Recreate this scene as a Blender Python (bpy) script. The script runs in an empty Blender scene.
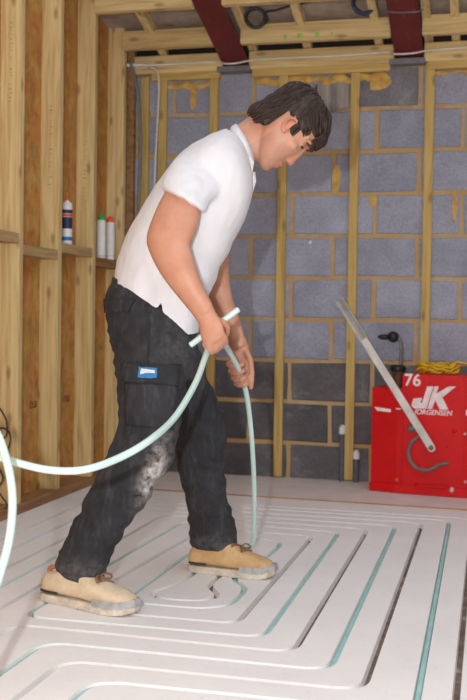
import bpy, bmesh, math, random
import numpy as np
from mathutils import Vector, Matrix, noise
from mathutils.geometry import delaunay_2d_cdt
from mathutils.bvhtree import BVHTree

random.seed(7)
S = bpy.context.scene
C = S.collection

# ------------------------------------------------------------------ camera
FPX, YAW, PITCH, ROLL, CAMH = 1040.83, 0.242428, 0.027308, 0.014926, 0.8449
WY = 5.578      # room face of the block wall
WX = -1.9626    # room face of the studs of the left wall
cy, sy, cp, sp = math.cos(YAW), math.sin(YAW), math.cos(PITCH), math.sin(PITCH)
FW = Vector((-sy*cp, cy*cp, -sp))
R0 = Vector((cy, sy, 0)); U0 = R0.cross(FW)
RT = math.cos(ROLL)*R0 + math.sin(ROLL)*U0
UP = -math.sin(ROLL)*R0 + math.cos(ROLL)*U0
EYE = Vector((0, 0, CAMH))
cd = bpy.data.cameras.new('camera'); cam = bpy.data.objects.new('camera', cd); C.objects.link(cam)
cam.matrix_world = Matrix(((RT.x, UP.x, -FW.x, EYE.x), (RT.y, UP.y, -FW.y, EYE.y), (RT.z, UP.z, -FW.z, EYE.z), (0, 0, 0, 1)))
cd.sensor_fit = 'VERTICAL'; cd.sensor_height = 36.0; cd.lens = FPX/700*36.0
cd.clip_start = 0.02; cd.clip_end = 100
cd.dof.use_dof = True; cd.dof.focus_distance = 3.05; cd.dof.aperture_fstop = 5.0
S.camera = cam

# ------------------------------------------------------------------ light
w = bpy.data.worlds.new('daylight'); S.world = w; w.use_nodes = True
bg = w.node_tree.nodes['Background']; bg.inputs[0].default_value = (0.93, 0.98, 1.06, 1); bg.inputs[1].default_value = 1.02
fl = bpy.data.lights.new('camera_flash', 'POINT'); fl.energy = 195; fl.shadow_soft_size = 0.02; fl.color = (0.98, 0.99, 1.0)
flo = bpy.data.objects.new('camera_flash', fl); C.objects.link(flo); flo.location = EYE - 0.20*RT + 0.15*UP
S.view_settings.view_transform = 'Standard'; S.view_settings.look = 'None'
S.view_settings.exposure = 0.0; S.view_settings.gamma = 1.0; S.view_settings.use_curve_mapping = False

# ------------------------------------------------------------------ pixel helpers
def ray(x, y): return (x-233.5)/FPX*RT - (y-350)/FPX*UP + FW
def at(x, y, Y): d = ray(x, y); return EYE + d*((Y-EYE.y)/d.y)
def atx(x, y, X): d = ray(x, y); return EYE + d*((X-EYE.x)/d.x)
def atz(x, y, Z=0.0): d = ray(x, y); return EYE + d*((Z-EYE.z)/d.z)
def pix(P):
    d = Vector(P)-EYE; z = d.dot(FW); return 233.5+FPX*d.dot(RT)/z, 350-FPX*d.dot(UP)/z

# ------------------------------------------------------------------ materials
MATS = {}
def srgb(r, g, b):
    f = lambda c: ((c/255)/12.92 if c/255 <= .04045 else ((c/255+.055)/1.055)**2.4)
    return (f(r), f(g), f(b), 1)
class NT:
    def __init__(s, name):
        s.m = bpy.data.materials.new(name); s.m.use_nodes = True; s.t = s.m.node_tree
        s.b = s.t.nodes['Principled BSDF']; MATS[name] = s.m
    def n(s, k, **kw):
        nd = s.t.nodes.new(k)
        for a, v in kw.items(): setattr(nd, a, v)
        return nd
    def l(s, a, b): s.t.links.new(a, b)
    def coord(s, scale, rnd=True):
        tc = s.n('ShaderNodeTexCoord'); mp = s.n('ShaderNodeMapping'); mp.inputs['Scale'].default_value = scale
        if rnd:
            oi = s.n('ShaderNodeObjectInfo'); mu = s.n('ShaderNodeVectorMath', operation='SCALE'); mu.inputs[0].default_value = (7.3, 3.1, 5.7)
            s.l(oi.outputs['Random'], mu.inputs['Scale']); ad = s.n('ShaderNodeVectorMath', operation='ADD')
            s.l(tc.outputs['Object'], ad.inputs[0]); s.l(mu.outputs[0], ad.inputs[1]); s.l(ad.outputs[0], mp.inputs['Vector'])
        else: s.l(tc.outputs['Object'], mp.inputs['Vector'])
        return mp.outputs[0]
    def noise(s, v, sc, det=4, rough=.55, dist=0):
        nd = s.n('ShaderNodeTexNoise'); nd.inputs['Scale'].default_value = sc; nd.inputs['Detail'].default_value = det
        nd.inputs['Roughness'].default_value = rough; nd.inputs['Distortion'].default_value = dist; s.l(v, nd.inputs['Vector']); return nd.outputs['Fac']
    def ramp(s, f, stops):
        nd = s.n('ShaderNodeValToRGB'); e = nd.color_ramp.elements
        while len(e) < len(stops): e.new(.5)
        for i, (p, c) in enumerate(stops): e[i].position = p; e[i].color = c if len(c) == 4 else srgb(*c)
        s.l(f, nd.inputs[0]); return nd.outputs['Color']
    def mix(s, f, a, b, mode='MIX'):
        nd = s.n('ShaderNodeMix', data_type='RGBA', blend_type=mode)
        for sock, v in ((nd.inputs['Factor'], f), (nd.inputs['A'], a), (nd.inputs['B'], b)):
            if isinstance(v, (int, float)): sock.default_value = v
            elif isinstance(v, tuple): sock.default_value = v if len(v) == 4 else srgb(*v)
            else: s.l(v, sock)
        return nd.outputs['Result']
    def bump(s, h, st, d=.01):
        nd = s.n('ShaderNodeBump'); nd.inputs['Strength'].default_value = st; nd.inputs['Distance'].default_value = d
        s.l(h, nd.inputs['Height']); s.l(nd.outputs[0], s.b.inputs['Normal'])
    def col(s, c): s.l(c, s.b.inputs['Base Color'])
def plain(name, rgb, rough=.6, metal=0.0, var=.10, sc=30, bump=0.0):
    t = NT(name); v = t.coord((1, 1, 1)); f = t.noise(v, sc)
    a = tuple(max(0, c*(1-var)) for c in rgb); b = tuple(min(255, c*(1+var)) for c in rgb)
    t.col(t.ramp(f, [(.3, a), (.7, b)])); t.b.inputs['Roughness'].default_value = rough; t.b.inputs['Metallic'].default_value = metal
    if bump: t.bump(f, bump, .004)
    return t.m
def wood(name, light, dark, axis='Z', knots=(120, 75, 35), tone=.16):
    t = NT(name); sc = {'X': (1.2, 22, 22), 'Y': (22, 1.2, 22), 'Z': (22, 22, 1.2)}[axis]
    v = t.coord(sc); f = t.noise(v, 2.0, 5, .6, .6)
    c = t.ramp(f, [(.30, dark), (.54, light), (.75, tuple(min(255, k*1.07) for k in light))])
    sp_ = t.n('ShaderNodeSeparateXYZ'); t.l(t.coord((1, 1, 1)), sp_.inputs[0]); o3 = [q for q in 'XYZ' if q != axis]
    ad = t.n('ShaderNodeMath', operation='ADD'); t.l(sp_.outputs[o3[0]], ad.inputs[0]); t.l(sp_.outputs[o3[1]], ad.inputs[1])
    cb = t.n('ShaderNodeCombineXYZ'); m1 = t.n('ShaderNodeMath', operation='MULTIPLY'); m1.inputs[1].default_value = 7; t.l(ad.outputs[0], m1.inputs[0])
    m2 = t.n('ShaderNodeMath', operation='MULTIPLY'); m2.inputs[1].default_value = 2.6; t.l(sp_.outputs[axis], m2.inputs[0]); t.l(m1.outputs[0], cb.inputs[0]); t.l(m2.outputs[0], cb.inputs[1])
    vo = t.n('ShaderNodeTexVoronoi', voronoi_dimensions='2D'); vo.inputs['Scale'].default_value = 1.0; t.l(cb.outputs[0], vo.inputs['Vector'])
    k = t.ramp(vo.outputs['Distance'], [(.03, (.55, .55, .55, 1)), (.10, (0, 0, 0, 1))])
    c = t.mix(k, c, knots)
    oi = t.n('ShaderNodeObjectInfo'); tn = t.ramp(oi.outputs['Random'], [(0, (1-tone, 1-tone*1.1, 1-tone*1.4, 1)), (1, (1, 1, 1, 1))])
    t.col(t.mix(1.0, c, tn, 'MULTIPLY')); t.b.inputs['Roughness'].default_value = .7; t.bump(f, .15, .003); return t.m

for ax in 'XYZ': wood('pine_'+ax, (232, 206, 150), (200, 164, 104), ax)
for ax in 'XYZ': wood('batten_'+ax, (212, 182, 112), (184, 150, 80), ax, (120, 80, 38))
wood('strip_X', (206, 158, 96), (178, 126, 66), 'X')
wood('noggin_Y', (202, 170, 122), (170, 136, 90), 'Y')
wood('plate_Y', (176, 134, 92), (132, 92, 58), 'Y')
t = NT('sheathing'); v = t.coord((10, 3, 3)); vo = t.n('ShaderNodeTexVoronoi'); vo.inputs['Scale'].default_value = 9; t.l(t.coord((1, 5, 1.2)), vo.inputs['Vector'])
f = t.noise(v, 4, 6, .65, .8); c = t.ramp(f, [(.25, (158, 106, 50)), (.5, (192, 138, 72)), (.75, (212, 164, 98))])
t.col(t.mix(.28, c, vo.outputs['Color'], 'SOFT_LIGHT')); t.b.inputs['Roughness'].default_value = .75; t.bump(f, .3, .004)
def blockmat(name, a, b, cc):
    t = NT(name); v = t.coord((1, 1, 1)); f = t.noise(v, 5, 6, .6, .4); g = t.noise(v, 90, 3); h = t.noise(t.coord((1, 1, 3)), 3.1, 5, .7)
    c = t.ramp(f, [(.25, a), (.55, b), (.8, cc)]); c = t.mix(t.ramp(h, [(.60, (0, 0, 0, 1)), (.72, (.55, .55, .55, 1))]), c, (186, 180, 174))
    oi = t.n('ShaderNodeObjectInfo'); c = t.mix(1.0, c, t.ramp(oi.outputs['Random'], [(0, (.8, .8, .82, 1)), (1, (1, 1, 1, 1))]), 'MULTIPLY')
    t.col(t.mix(.25, c, t.ramp(g, [(.35, (.25, .25, .25, 1)), (.65, (.75, .75, .75, 1))]), 'OVERLAY')); t.b.inputs['Roughness'].default_value = .9; t.bump(g, .35, .003)
blockmat('block', (150, 154, 170), (168, 172, 190), (188, 192, 208))
blockmat('block_dense', (84, 83, 86), (110, 108, 111), (150, 147, 148))
blockmat('padstone', (104, 104, 110), (134, 134, 141), (178, 178, 186))
t = NT('mortar'); v = t.coord((1, 1, 1)); f = t.noise(v, 14, 6, .7); g = t.noise(v, 2.2, 3)
t.col(t.mix(t.ramp(g, [(.4, (0, 0, 0, 1)), (.62, (1, 1, 1, 1))]), t.ramp(f, [(.3, (178, 148, 110)), (.7, (206, 182, 146))]), (196, 160, 104))); t.b.inputs['Roughness'].default_value = .95; t.bump(f, .5, .008)
t = NT('foam'); f = t.noise(t.coord((1, 1, 1)), 26, 5); t.col(t.ramp(f, [(.3, (188, 144, 66)), (.7, (226, 190, 112))])); t.b.inputs['Roughness'].default_value = .85; t.bump(f, .6, .01)
t = NT('smear'); f = t.noise(t.coord((30, 1, 2)), 2, 4); t.col(t.ramp(f, [(.35, (128, 124, 124)), (.65, (170, 164, 156))])); t.b.inputs['Roughness'].default_value = .95; t.bump(f, .5, .006)
t = NT('fibre_panel'); v = t.coord((1, 1, 1), False); f = t.noise(v, 3, 6, .65); g = t.noise(v, 160, 2); h = t.noise(v, 40, 5, .7)
c = t.ramp(f, [(.3, (238, 234, 233)), (.7, (247, 244, 243))]); c = t.mix(t.ramp(h, [(.58, (0, 0, 0, 1)), (.72, (.5, .5, .5, 1))]), c, (222, 214, 210))
t.col(c); t.b.inputs['Roughness'].default_value = .8; t.bump(g, .12, .002)
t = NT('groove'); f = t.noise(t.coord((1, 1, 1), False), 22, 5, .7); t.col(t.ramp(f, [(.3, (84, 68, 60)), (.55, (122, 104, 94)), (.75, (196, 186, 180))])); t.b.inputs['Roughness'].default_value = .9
t = NT('back_board'); f = t.noise(t.coord((1, 1, 1), False), 6, 6, .6); t.col(t.ramp(f, [(.3, (222, 212, 209)), (.7, (236, 228, 225))])); t.b.inputs['Roughness'].default_value = .85
t = NT('roof_deck'); v = t.coord((1, 1, 1)); f = t.noise(v, 7, 6, .7); g = t.noise(t.coord((3, 9, 1)), 2.2, 4)
c = t.ramp(f, [(.3, (146, 132, 120)), (.7, (190, 176, 162))]); t.col(t.mix(t.ramp(g, [(.6, (0, 0, 0, 1)), (.66, (.5, .5, .5, 1))]), c, (150, 70, 60))); t.b.inputs['Roughness'].default_value = .9
t = NT('red_oxide'); f = t.noise(t.coord((1, 1, 1)), 9, 5, .7); g = t.noise(t.coord((14, 2, 14)), 3, 4)
c = t.ramp(f, [(.3, (96, 28, 28)), (.7, (124, 42, 40))]); t.col(t.mix(t.ramp(g, [(.62, (0, 0, 0, 1)), (.7, (.4, .4, .4, 1))]), c, (150, 92, 84))); t.b.inputs['Roughness'].default_value = .55
t = NT('pipe'); f = t.noise(t.coord((1, 1, 1)), 5, 3); t.col(t.ramp(f, [(.3, (196, 226, 219)), (.7, (208, 234, 228))])); t.b.inputs['Roughness'].default_value = .38; t.b.inputs['Subsurface Weight'].default_value = .1
t = NT('laid_pipe'); f = t.noise(t.coord((1, 1, 1), False), 9, 5, .7); t.col(t.ramp(f, [(.3, (150, 198, 196)), (.6, (172, 214, 210)), (.8, (216, 230, 226))])); t.b.inputs['Roughness'].default_value = .5
t = NT('red_paint'); v = t.coord((1, 1, 1)); f = t.noise(v, 6, 6, .7); g = t.noise(v, 28, 6, .75)
c = t.ramp(f, [(.3, (206, 10, 18)), (.7, (226, 18, 26))]); t.col(t.mix(t.ramp(g, [(.64, (0, 0, 0, 1)), (.7, (.8, .8, .8, 1))]), c, (110, 14, 16))); t.b.inputs['Roughness'].default_value = .45; t.b.inputs['Specular IOR Level'].default_value = .3
plain('void_shade', (44, 36, 32), .9); plain('boarding', (150, 132, 112), .85)
plain('white_print', (236, 226, 226), .6, var=.06)
plain('white_plastic', (236, 236, 234), .4, var=.03)
plain('cloth_label_blue', (38, 128, 190), .7); plain('label_navy', (34, 44, 84), .5); plain('label_orange', (236, 92, 30), .5); plain('label_blue', (40, 110, 180), .5)
plain('cap_green', (52, 168, 82), .4); plain('cap_orange', (238, 96, 44), .4); plain('green_spray', (150, 214, 110), .8)
plain('steel', (214, 212, 208), .42, .25, sc=14); plain('dull_steel', (120, 116, 110), .5, .6); plain('black_rubber', (26, 26, 28), .5)
plain('tan_tab', (176, 112, 76), .8); plain('brown_grip', (96, 60, 40), .6); plain('grey_hose', (112, 110, 108), .5); plain('yellow_cable', (226, 184, 36), .5)
plain('grey_conduit', (118, 120, 126), .5); plain('stub_grey', (92, 98, 110), .5); plain('blue_cable', (48, 58, 92), .45); plain('dark_cable', (52, 54, 62), .45)
plain('stamp_ink', (70, 48, 34), .9); plain('stamp_faint', (186, 158, 112), .9)
plain('sole', (206, 196, 180), .7, sc=40); plain('toe_guard', (168, 168, 168), .6, sc=50); plain('lace', (140, 104, 76), .8); plain('dark_trim', (60, 56, 54), .6)
plain('eye_white', (225, 215, 210), .2, var=.02); plain('button', (238, 236, 232), .3)
t = NT('suede'); v = t.coord((1, 1, 1)); f = t.noise(v, 14, 6, .7); g = t.noise(v, 120, 2); t.col(t.ramp(f, [(.3, (190, 148, 98)), (.55, (210, 174, 126)), (.75, (224, 198, 156))])); t.b.inputs['Roughness'].default_value = .85; t.bump(g, .15, .002)
t = NT('suede_pale'); v = t.coord((1, 1, 1)); f = t.noise(v, 14, 6, .7); g = t.noise(v, 120, 2); t.col(t.ramp(f, [(.3, (206, 178, 142)), (.55, (222, 202, 174)), (.75, (232, 218, 196))])); t.b.inputs['Roughness'].default_value = .85; t.bump(g, .15, .002)
t = NT('cotton'); v = t.coord((1, 1, 1)); f = t.noise(v, 420, 2); g = t.noise(t.coord((1, 1, .5)), 13, 3); t.col(t.ramp(g, [(.3, (217, 217, 222)), (.7, (227, 227, 232))])); t.b.inputs['Roughness'].default_value = .9; t.b.inputs['Sheen Weight'].default_value = .1
ad = t.n('ShaderNodeMath', operation='ADD'); t.l(f, ad.inputs[0]); mu = t.n('ShaderNodeMath', operation='MULTIPLY'); mu.inputs[1].default_value = 4; t.l(g, mu.inputs[0]); t.l(mu.outputs[0], ad.inputs[1]); t.bump(ad.outputs[0], .12, .004)
# work trousers: near-black cotton with a worn, dusty knee
t = NT('workwear'); v = t.coord((1, 1, 1)); f = t.noise(v, 9, 6, .65); g = t.noise(t.coord((22, 22, 5)), 2, 5, .7); h = t.noise(v, 300, 2)
c = t.ramp(f, [(.3, (30, 31, 35)), (.7, (47, 48, 53))]); c = t.mix(t.ramp(g, [(.5, (0, 0, 0, 1)), (.8, (.34, .34, .34, 1))]), c, (108, 108, 114))
at_ = t.n('ShaderNodeAttribute', attribute_name='dust'); n2 = t.noise(v, 38, 6, .75); mm = t.n('ShaderNodeMath', operation='MULTIPLY'); t.l(at_.outputs['Fac'], mm.inputs[0]); t.l(t.ramp(n2, [(.36, (0, 0, 0, 1)), (.62, (1, 1, 1, 1))]), mm.inputs[1])
t.col(t.mix(mm.outputs[0], c, (206, 200, 196))); t.b.inputs['Roughness'].default_value = .9; t.bump(h, .1, .002)
t = NT('skin'); v = t.coord((1, 1, 1)); f = t.noise(v, 18, 4); a1 = t.n('ShaderNodeAttribute', attribute_name='tint')
c = t.ramp(f, [(.3, (192, 138, 113)), (.7, (207, 156, 131))]); t.col(t.mix(1.0, c, a1.outputs['Color'], 'MULTIPLY')); t.b.inputs['Roughness'].default_value = .5
t.b.inputs['Subsurface Weight'].default_value = .15; t.b.inputs['Subsurface Radius'].default_value = (.012, .005, .003); t.b.inputs['Subsurface Scale'].default_value = .4
t = NT('hair'); f = t.noise(t.coord((1, 1, 1)), 60, 4); t.col(t.ramp(f, [(.3, (32, 20, 15)), (.7, (64, 43, 33))])); t.b.inputs['Roughness'].default_value = .6
plain('brow', (66, 46, 36), .7)

# ------------------------------------------------------------------ object helpers
def wloc(o):
    v = Vector((0, 0, 0))
    while o: v = v + o.location; o = o.parent
    return v
def obj(name, me, mat, parent=None, loc=None, smooth=False):
    """mesh given in world coordinates; parts keep their thing's base as origin"""
    if isinstance(me, bmesh.types.BMesh):
        m = bpy.data.meshes.new(name); bmesh.ops.recalc_face_normals(me, faces=me.faces); me.to_mesh(m); me.free(); me = m
    me.name = name
    o = bpy.data.objects.new(name, me); C.objects.link(o)
    if mat: me.materials.append(MATS[mat])
    if parent: o.parent = parent; me.transform(Matrix.Translation(-wloc(parent)))
    elif loc is not None: me.transform(Matrix.Translation(-Vector(loc))); o.location = loc
    if smooth: me.polygons.foreach_set('use_smooth', [True]*len(me.polygons))
    return o
def thing(name, label, cat, loc, group=None):
    o = bpy.data.objects.new(name, None); C.objects.link(o); o.location = loc; o.empty_display_size = .05
    return tag(o, label, cat, group)
def tag(o, label, cat, group=None):
    o['label'] = label; o['category'] = cat
    if group: o['group'] = group
    return o
def struct(name, label, cat=None, loc=(0, 0, 0)):
    o = bpy.data.objects.new(name, None); C.objects.link(o); o.location = loc; o['kind'] = 'structure'; o['label'] = label
    o['category'] = cat or name.split('_')[0]; return o
def box(bm, x0, x1, y0, y1, z0, z1, bev=0.0, skew=None):
    r = bmesh.ops.create_cube(bm, size=1.0); vs = r['verts']
    for v in vs: v.co = Vector((x0+(v.co.x+.5)*(x1-x0), y0+(v.co.y+.5)*(y1-y0), z0+(v.co.z+.5)*(z1-z0)))
    if skew:
        for v in vs: v.co = skew(v.co)
    if bev:
        es = list({e for v in vs for e in v.link_edges}); bmesh.ops.bevel(bm, geom=es, offset=bev, segments=1, affect='EDGES', clamp_overlap=True)
    return bm
def Box(*a, **k): return box(bmesh.new(), *a, **k)
def cr(pts, n=6, closed=False):
    P = [Vector(p) for p in pts]; out = []; m = len(P)
    for i in range(m if closed else m-1):
        g = (lambda k: P[k % m]) if closed else (lambda k: P[min(max(k, 0), m-1)])
        a, b, c, d = g(i-1), g(i), g(i+1), g(i+2)
        for j in range(n):
            t = j/n; out.append(.5*((2*b)+(c-a)*t+(2*a-5*b+4*c-d)*t*t+(3*b-a-3*c+d)*t**3))
    if not closed: out.append(P[-1].copy())
    return out
def tube(bm, pts, r, n=8, cap=True, closed=False):
    P = [Vector(p) for p in pts]; m = len(P); rr = r if isinstance(r, (list, tuple)) else [r]*m
    rings = []; nrm = None
    for i in range(m):
        a = P[i-1] if (i or closed) else P[0]; b = P[(i+1) % m] if (i < m-1 or closed) else P[-1]
        tg = (b-a).normalized() if (b-a).length > 1e-9 else Vector((0, 0, 1))
        if nrm is None: nrm = tg.orthogonal().normalized()
        nrm = (nrm-tg*nrm.dot(tg)).normalized(); bn = tg.cross(nrm)
        rings.append([bm.verts.new(P[i]+rr[i]*(math.cos(2*math.pi*k/n)*nrm+math.sin(2*math.pi*k/n)*bn)) for k in range(n)])
    for i in range(m if closed else m-1):
        A, B = rings[i], rings[(i+1) % m]
        for k in range(n): bm.faces.new((A[k], A[(k+1) % n], B[(k+1) % n], B[k]))
    if cap and not closed: bm.faces.new(rings[0][::-1]); bm.faces.new(rings[-1])
    return bm
def Tube(pts, r, n=8, **k): return tube(bmesh.new(), pts, r, n, **k)
def lathe(bm, base, axis, prof, n=16):
    ax = Vector(axis).normalized(); a = ax.orthogonal().normalized(); b = ax.cross(a); base = Vector(base); rings = []
    for r, h in prof: rings.append([bm.verts.new(base+ax*h+max(r, 1e-4)*(math.cos(2*math.pi*k/n)*a+math.sin(2*math.pi*k/n)*b)) for k in range(n)])
    for A, B in zip(rings, rings[1:]):
        for k in range(n): bm.faces.new((A[k], A[(k+1) % n], B[(k+1) % n], B[k]))
    bm.faces.new(rings[0][::-1]); bm.faces.new(rings[-1]); return bm
def Lathe(*a, **k): return lathe(bmesh.new(), *a, **k)
def prism(bm, pts, d):
    """closed outline (3-D points, in order) pushed along vector d"""
    d = Vector(d); A = [bm.verts.new(Vector(p)) for p in pts]; B = [bm.verts.new(Vector(p)+d) for p in pts]; n = len(A)
    bm.faces.new(A); bm.faces.new(B[::-1])
    for k in range(n): bm.faces.new((A[k], A[(k+1) % n], B[(k+1) % n], B[k]))
    return bm
def loft(bm, rings, sub=4, dome=0.0):
    """rings: equal-length lists of points; Catmull-Rom between rings, closed ends"""
    n = len(rings[0]); cols = [cr([r[k] for r in rings], sub) for k in range(n)]; m = len(cols[0])
    V = [[bm.verts.new(cols[k][i]) for k in range(n)] for i in range(m)]
    for i in range(m-1):
        for k in range(n): bm.faces.new((V[i][k], V[i][(k+1) % n], V[i+1][(k+1) % n], V[i+1][k]))
    for e, o in ((0, 1), (m-1, m-2)):
        c = sum((v.co for v in V[e]), Vector())/n; c2 = sum((v.co for v in V[o]), Vector())/n
        d = (c-c2); d = d.normalized()*dome if d.length > 1e-9 else Vector()
        q = bm.verts.new(c+d)
        for k in range(n): bm.faces.new((V[e][k], V[e][(k+1) % n], q))
    return bm
def ell(bm, c, rx, ry, rz, ax=None, seg=16):
    M = Matrix.Identity(3) if ax is None else Matrix((ax[0], ax[1], ax[2])).transposed()
    r = bmesh.ops.create_uvsphere(bm, u_segments=seg, v_segments=seg//2, radius=1.0)
    for v in r['verts']: v.co = Vector(c)+M @ Vector((v.co.x*rx, v.co.y*ry, v.co.z*rz))
    return bm
def voxel(bm, size, it=4, lam=.5):
    bmesh.ops.recalc_face_normals(bm, faces=bm.faces)
    me = bpy.data.meshes.new('tmp'); bm.to_mesh(me); bm.free(); o = bpy.data.objects.new('tmp', me); C.objects.link(o)
    md = o.modifiers.new('r', 'REMESH'); md.mode = 'VOXEL'; md.voxel_size = size; md.adaptivity = 0
    dg = bpy.context.evaluated_depsgraph_get(); dg.update(); r = bpy.data.meshes.new_from_object(o.evaluated_get(dg))
    bpy.data.objects.remove(o); bpy.data.meshes.remove(me)
    relax(r, it, lam); return r
def relax(me, it, lam=.5):
    nv, ne = len(me.vertices), len(me.edges); co = np.empty(nv*3); me.vertices.foreach_get('co', co); co = co.reshape(-1, 3)
    ed = np.empty(ne*2, int); me.edges.foreach_get('vertices', ed); ed = ed.reshape(-1, 2)
    deg = np.bincount(ed.ravel(), minlength=nv)[:, None].astype(float); deg[deg == 0] = 1
    for _ in range(it):
        s = np.zeros_like(co)
        for a in range(3): s[:, a] = np.bincount(ed[:, 0], co[ed[:, 1], a], nv)+np.bincount(ed[:, 1], co[ed[:, 0], a], nv)
        co = co+lam*(s/deg-co)
    me.vertices.foreach_set('co', co.ravel()); me.update()
def displace(me, fn):
    ns = [v.normal.copy() for v in me.vertices]
    for v, n in zip(me.vertices, ns): v.co = v.co+n*fn(v.co)
    me.update()

# ================================================================== SETTING
# ---- floor: routed fibre panels with channels, plain board along the wall
fl_root = struct('floor', 'white routed fibre panel floor with curved pipe channels', 'floor')
SEAM = [(-1.97, 4.934), (2.6, 4.70)]
def seam_y(x): return SEAM[0][1]+(x-SEAM[0][0])*(SEAM[1][1]-SEAM[0][1])/(SEAM[1][0]-SEAM[0][0])
def fillet(pts, r=.075, n=7):
    out = [Vector(pts[0])]
    for a, b, c in zip(pts, pts[1:], pts[2:]):
        a, b, c = Vector(a), Vector(b), Vector(c); q = min(r, (b-a).length*.48, (c-b).length*.48)
        p0 = b+(a-b).normalized()*q; p1 = b+(c-b).normalized()*q
        for k in range(n+1): t = k/n; out.append(p0*(1-t)**2+b*2*t*(1-t)+p1*t*t)
    out.append(Vector(pts[-1])); return out
def v2(*p): return [Vector(q) for q in p]
CH = {}   # channel centre lines on the floor
CH['r0'] = fillet(v2((-1.80, .5), (-1.80, 4.68), (-.062, 4.64), (-.058, .5)), .08)
CH['r1'] = fillet(v2((-.885, .5), (-.887, 2.268), (-.145, 2.275), (-.158, 4.57), (-1.69, 4.585), (-1.69, .5)), .08)
CH['r2'] = fillet(v2((-1.01, .5), (-1.008, 2.382), (-.270, 2.38), (-.268, 4.475), (-1.575, 4.49), (-1.575, .5)), .075)
CH['r3'] = fillet(v2((-1.117, .5), (-1.115, 2.505), (-.365, 2.495), (-.370, 4.375), (-1.482, 4.39), (-1.487, .5)), .075)
CH['r4'] = fillet(v2((-1.26, .5), (-1.258, 2.628), (-.475, 2.605), (-.475, 4.27), (-1.368, 4.30), (-1.372, .5)), .075)
CH['r5'] = fillet(v2((-1.02, 4.195), (-.580, 4.17), (-.575, 2.71), (-1.272, 2.705), (-1.262, 3.34), (-1.242, 4.20), (-1.08, 4.197)), .065)
CH['r6'] = fillet(v2((-.98, 4.075), (-.668, 4.06), (-.674, 2.812), (-1.172, 2.812), (-1.172, 3.126), (-1.126, 3.86), (-1.12, 4.08), (-1.04, 4.078)), .06)
CH['in'] = cr(v2((-.90, 3.94), (-.81, 3.93), (-.765, 3.87), (-.765, 3.7), (-.79, 3.45), (-.803, 3.31), (-.745, 3.20), (-.735, 3.08), (-.750, 2.985), (-.815, 2.935), (-.92, 2.93), (-1.0, 2.937), (-1.05, 2.99), (-1.052, 3.2), (-1.047, 3.6), (-1.03, 3.86), (-.98, 3.93)), 5)
CH['blob'] = cr(v2((-.945, 3.66), (-.95, 3.5), (-.95, 3.33), (-.962, 3.19), (-1.0, 3.07), (-.975, 3.015), (-.915, 3.0), (-.83, 3.02), (-.805, 3.09), (-.855, 3.195), (-.858, 3.33), (-.858, 3.5), (-.852, 3.7)), 5)
CH['o1'] = fillet(v2((.042, .5), (.042, 4.62), (2.3, 4.50), (2.3, .5)), .08)
CH['o2'] = fillet(v2((.145, .5), (.145, 4.50), (2.2, 4.40), (2.2, .5)), .08)
GW, GD = .0095, .019
def offset_poly(P, h):
    L, R = [], []
    for i, p in enumerate(P):
        a = P[max(i-1, 0)]; b = P[min(i+1, len(P)-1)]; d = (b-a).normalized(); n = Vector((-d.y, d.x)); L.append(p+n*h); R.append(p-n*h)
    return L+R[::-1]
def clean(P):
    o = [P[0]]
    for p in P[1:]:
        if (p-o[-1]).length > 2e-3: o.append(p)
    return o
vs, fs = [], []
outer = [Vector((-1.9626, -1.2)), Vector((2.6, -1.2)), Vector((2.6, seam_y(2.6))), Vector((-1.9626, seam_y(-1.9626)))]
vs += outer; fs.append([0, 1, 2, 3])
for k in CH:
    CH[k] = clean(CH[k]); q = offset_poly(CH[k], GW); i = len(vs); vs += q; fs.append(list(range(i, i+len(q))))
ov, oe, of, _, _, orf = delaunay_2d_cdt(vs, [], fs, 1, 1e-6)
bm = bmesh.new(); top = {}; bot = {}; gf = {}
def tv(i):
    if i not in top: top[i] = bm.verts.new((ov[i].x, ov[i].y, 0))
    return top[i]
bm2 = bmesh.new(); low = {}
def tl(i):
    if i not in low: low[i] = bm.verts.new((ov[i].x, ov[i].y, -GD))
    return low[i]
def bv(i, z):
    k = (i, z)
    if k not in bot: bot[k] = bm2.verts.new((ov[i].x, ov[i].y, z))
    return bot[k]
ecount = {}
SEG = [(np.array([p[:] for p in CH[k][:-1]]), np.array([p[:] for p in CH[k][1:]])) for k in CH]
SA = np.concatenate([q[0] for q in SEG]); SBv = np.concatenate([q[1] for q in SEG])-SA; SL2 = (SBv**2).sum(1)
def in_channel(x, y):
    d = np.array([x, y])-SA; t = np.clip((d*SBv).sum(1)/SL2, 0, 1)[:, None]
    return np.sqrt(((d-t*SBv)**2).sum(1).min()) < GW*.985
for f in of:
    ing = in_channel(sum(ov[i].x for i in f)/len(f), sum(ov[i].y for i in f)/len(f))
    if not ing: bm.faces.new([tv(i) for i in f])
    for a, b in zip(f, f[1:]+f[:1]): ecount.setdefault((min(a, b), max(a, b)), []).append(ing)
for (a, b), l in ecount.items():
    if len(l) == 2 and l[0] != l[1] or (len(l) == 1 and l[0]):
        pass
for k in CH:      # channel sides slope in to a narrower bed
    P = CH[k]; n = len(P); T = offset_poly(P, GW); B = offset_poly(P, GW*.72)
    tl_ = [bm.verts.new((p.x, p.y, 0)) for p in T]; bl_ = [bm.verts.new((p.x, p.y, -GD)) for p in B]; fl_ = [bm2.verts.new((p.x, p.y, -GD)) for p in B]
    for i in range(2*n):
        j = (i+1) % (2*n); bm.faces.new((tl_[i], tl_[j], bl_[j], bl_[i]))
    for i in range(n-1): bm2.faces.new((fl_[i], fl_[i+1], fl_[2*n-2-i], fl_[2*n-1-i]))
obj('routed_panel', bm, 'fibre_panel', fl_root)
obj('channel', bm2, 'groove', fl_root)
obj('back_board', prism(bmesh.new(), [(-1.9626, seam_y(-1.9626)+.012, -.003), (2.6, seam_y(2.6)+.012, -.003), (2.6, WY+.1, -.003), (-1.9626, WY+.1, -.003)], (0, 0, -.03)), 'back_board', fl_root)
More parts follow.
